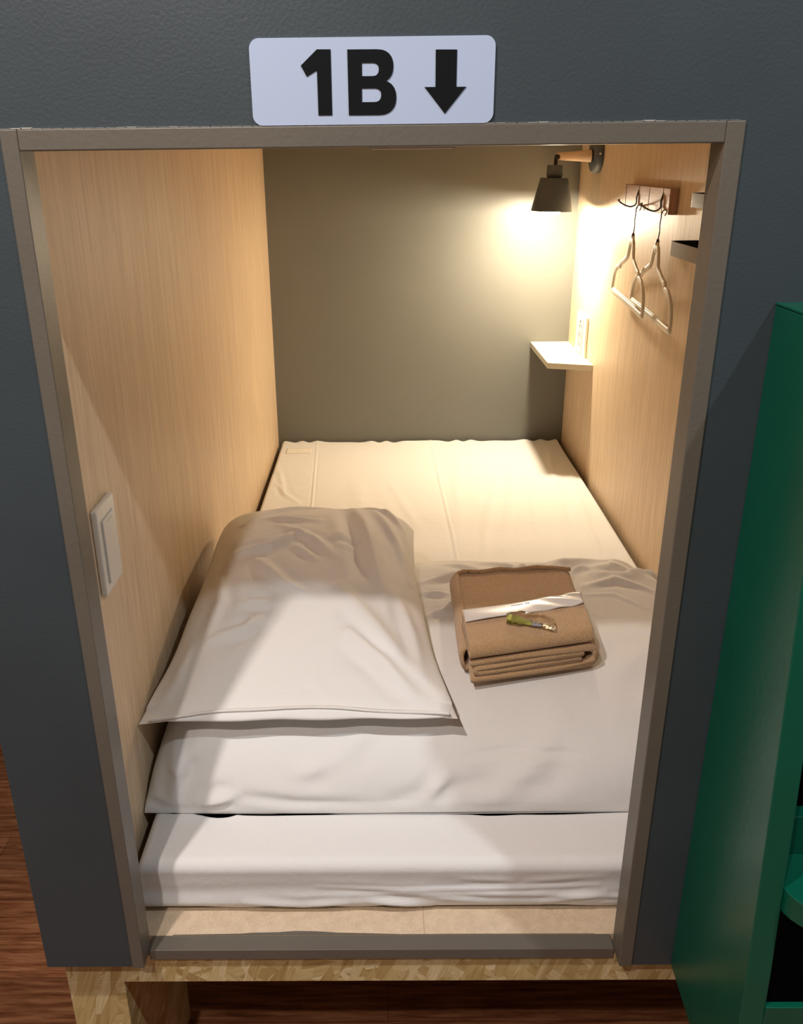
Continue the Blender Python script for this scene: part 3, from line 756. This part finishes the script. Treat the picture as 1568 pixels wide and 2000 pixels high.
# ------------------------------------------------------------------ sign 1B with arrow
root = empty('room_sign', (-.006, 0, H+.063), 'white rounded sign reading 1B with a black arrow pointing down', 'sign')
def rrect(x0, x1, z0, z1, r, n=8):
    P = []
    for cx, cz, a0 in ((x1-r, z1-r, 0), (x0+r, z1-r, 90), (x0+r, z0+r, 180), (x1-r, z0+r, 270)):
        for k in range(n+1): a = math.radians(a0+90*k/n); P.append((cx+r*math.cos(a), cz+r*math.sin(a)))
    return P
plate = rrect(-.1138, .1012, H+.0292, H+.0990, .0085)
obj('plate', prism_mesh('plate', plate, 'Y', -.0022, -.0002), 'sign', root)
def flat_shape(name, loops, y0, depth, mt):
    cu = bpy.data.curves.new(name, 'CURVE'); cu.dimensions = '2D'; cu.fill_mode = 'BOTH'; cu.extrude = depth/2
    for L in loops:
        sp = cu.splines.new('POLY'); sp.points.add(len(L)-1); sp.use_cyclic_u = True
        for p_, q in zip(sp.points, L): p_.co = (q[0]/1000, q[1]/1000, 0, 1)
    t = bpy.data.objects.new('t', cu); COL.objects.link(t)
    me = bpy.data.meshes.new_from_object(t.evaluated_get(bpy.context.evaluated_depsgraph_get())); bpy.data.objects.remove(t)
    me.name = name; me.materials.clear()
    me.transform(Matrix.Translation((0, y0, H)) @ Matrix.Rotation(math.pi/2, 4, 'X'))
    return obj(name, me, mt, root)
def half_round(x0, xm, zt, zb, r):
    """right side of a bowl: from top left to bottom left with rounded right corners"""
    w = xm+r
    P = []
    hz = (zt-zb)/2; cz = (zt+zb)/2
    for k in range(13): a = math.radians(90-180*k/12); P.append((xm+r*abs(math.cos(a))**.85, cz+hz*math.copysign(abs(math.sin(a))**.85, math.sin(a))))
    return P
B_out = [(-28.1, 89.3)]+half_round(0, -2.5, 89.2, 62.8, 14.6)[:-1]+half_round(0, -1.0, 65.0, 37.0, 15.6)[1:]+[(-27.8, 37.1)]
B_h1 = [(-15.6, 78.8)]+half_round(0, -6.3, 78.8, 68.2, 5.6)+[(-15.6, 68.2)]
B_h2 = [(-15.9, 58.6)]+half_round(0, -5.0, 58.6, 47.4, 6.2)+[(-15.9, 47.4)]
one = [(-69.2, 77.1), (-54.6, 89.7), (-42.7, 89.6), (-42.7, 37.3), (-55.0, 37.3), (-55.1, 73.4), (-64.3, 68.5)]
arrow = [(49.1, 88.4), (67.6, 88.2), (67.6, 58.8), (76.3, 58.8), (57.9, 37.3), (39.6, 58.9), (49.2, 58.9)]
flat_shape('numeral', [one], -.0026, .0008, 'ink'); flat_shape('letter', [B_out, B_h1, B_h2], -.0026, .0008, 'ink')
flat_shape('arrow', [arrow], -.0026, .0008, 'ink')

# ------------------------------------------------------------------ green shelf unit on the right
GX = .3808
root = empty('green_shelf_unit', (GX+.3, -.09, H-1.1), 'tall glossy green open shelf unit standing against the wall at right', 'shelf unit')
side = [(-.0004, H-.1355), (-.1325, H-.1350), (-.136, H-.30), (-.150, H-.45), (-.166, H-.62), (-.182, H-.81), (-.196, H-1.035), (-.0004, H-1.0100)]
obj('side_panel', prism_mesh('side_panel', side, 'X', GX, GX+.0255, .0012), 'green', root)
side2 = side
obj('side_panel', prism_mesh('side_panel', side2, 'X', GX+.62, GX+.6455, .0012), 'green', root)
box('back_panel', GX+.0256, GX+.6199, -.014, -.0006, H-1.008, H-.137, 'black', root)  # coloured black in place of the shade deep in the compartments
def gshelf(zt, y0, thick):
    pts = [(GX+.0257, -.0145), (GX+.6198, -.0145), (GX+.6198, y0-.045), (GX+.10, y0-.045)]
    pts += [(GX+.10-.0742*math.sin(t), y0-.045*math.cos(t)) for t in np.linspace(0, math.pi/2, 10)][1:]
    return obj('shelf', prism_mesh('shelf', pts, 'Z', zt-thick, zt, .001), 'green', root)
gshelf(H-.698, -.170, .028)
box('bottom_box', GX+.0256, GX+.6199, -.186, -.0145, H-1.016, H-.852, 'green', root, .001)
obj('top_board', prism_mesh('top_board', [(GX-.0006, -.0006), (GX+.646, -.0006), (GX+.646, -.1335), (GX-.0006, -.1335)], 'Z', H-.1349, H-.1325, .0006), 'green', root)
box('upper_rail', GX+.0256, GX+.6199, -.150, -.1345, H-.515, H-.137, 'green', root, .001)
box('recess_shade_block', GX+.0256, GX+.6199, -.179, -.0145, H-.8515, H-.727, 'black', root)  # solid block added, its black standing for the shade below the shelf
box('recess_shade_block', GX+.0256, GX+.6199, -.107, -.0145, H-.6975, H-.516, 'black', root)  # solid block added, black imitating the shade behind and above the riser
box('riser', GX+.0256, GX+.6199, -.125, -.108, H-.6975, H-.648, 'green', root, .001)

# ------------------------------------------------------------------ ceiling downlights
for i, (x, y, e, s) in enumerate(DOWNLIGHTS):
    r = empty('downlight', (x, y, CEIL), ['round recessed ceiling downlight nearest the pod entrance', 'round recessed ceiling downlight farthest from the pod', 'round recessed ceiling downlight above the green shelf unit'][i], 'ceiling light', 'recessed downlights')
    T_ = Matrix.Translation((x, y, CEIL))
    obj('ring', lathe_mesh('ring', [(s*.62, -.0005), (s*.62, -.010), (s*.9, -.008), (s*.95, -.0005)], 36, T_), 'switch', r, True)
    obj('lens', lathe_mesh('lens', [(0, -.0006), (s*.6, -.0006), (s*.6, -.004), (0, -.004)], 36, T_), 'downlight', r, True)
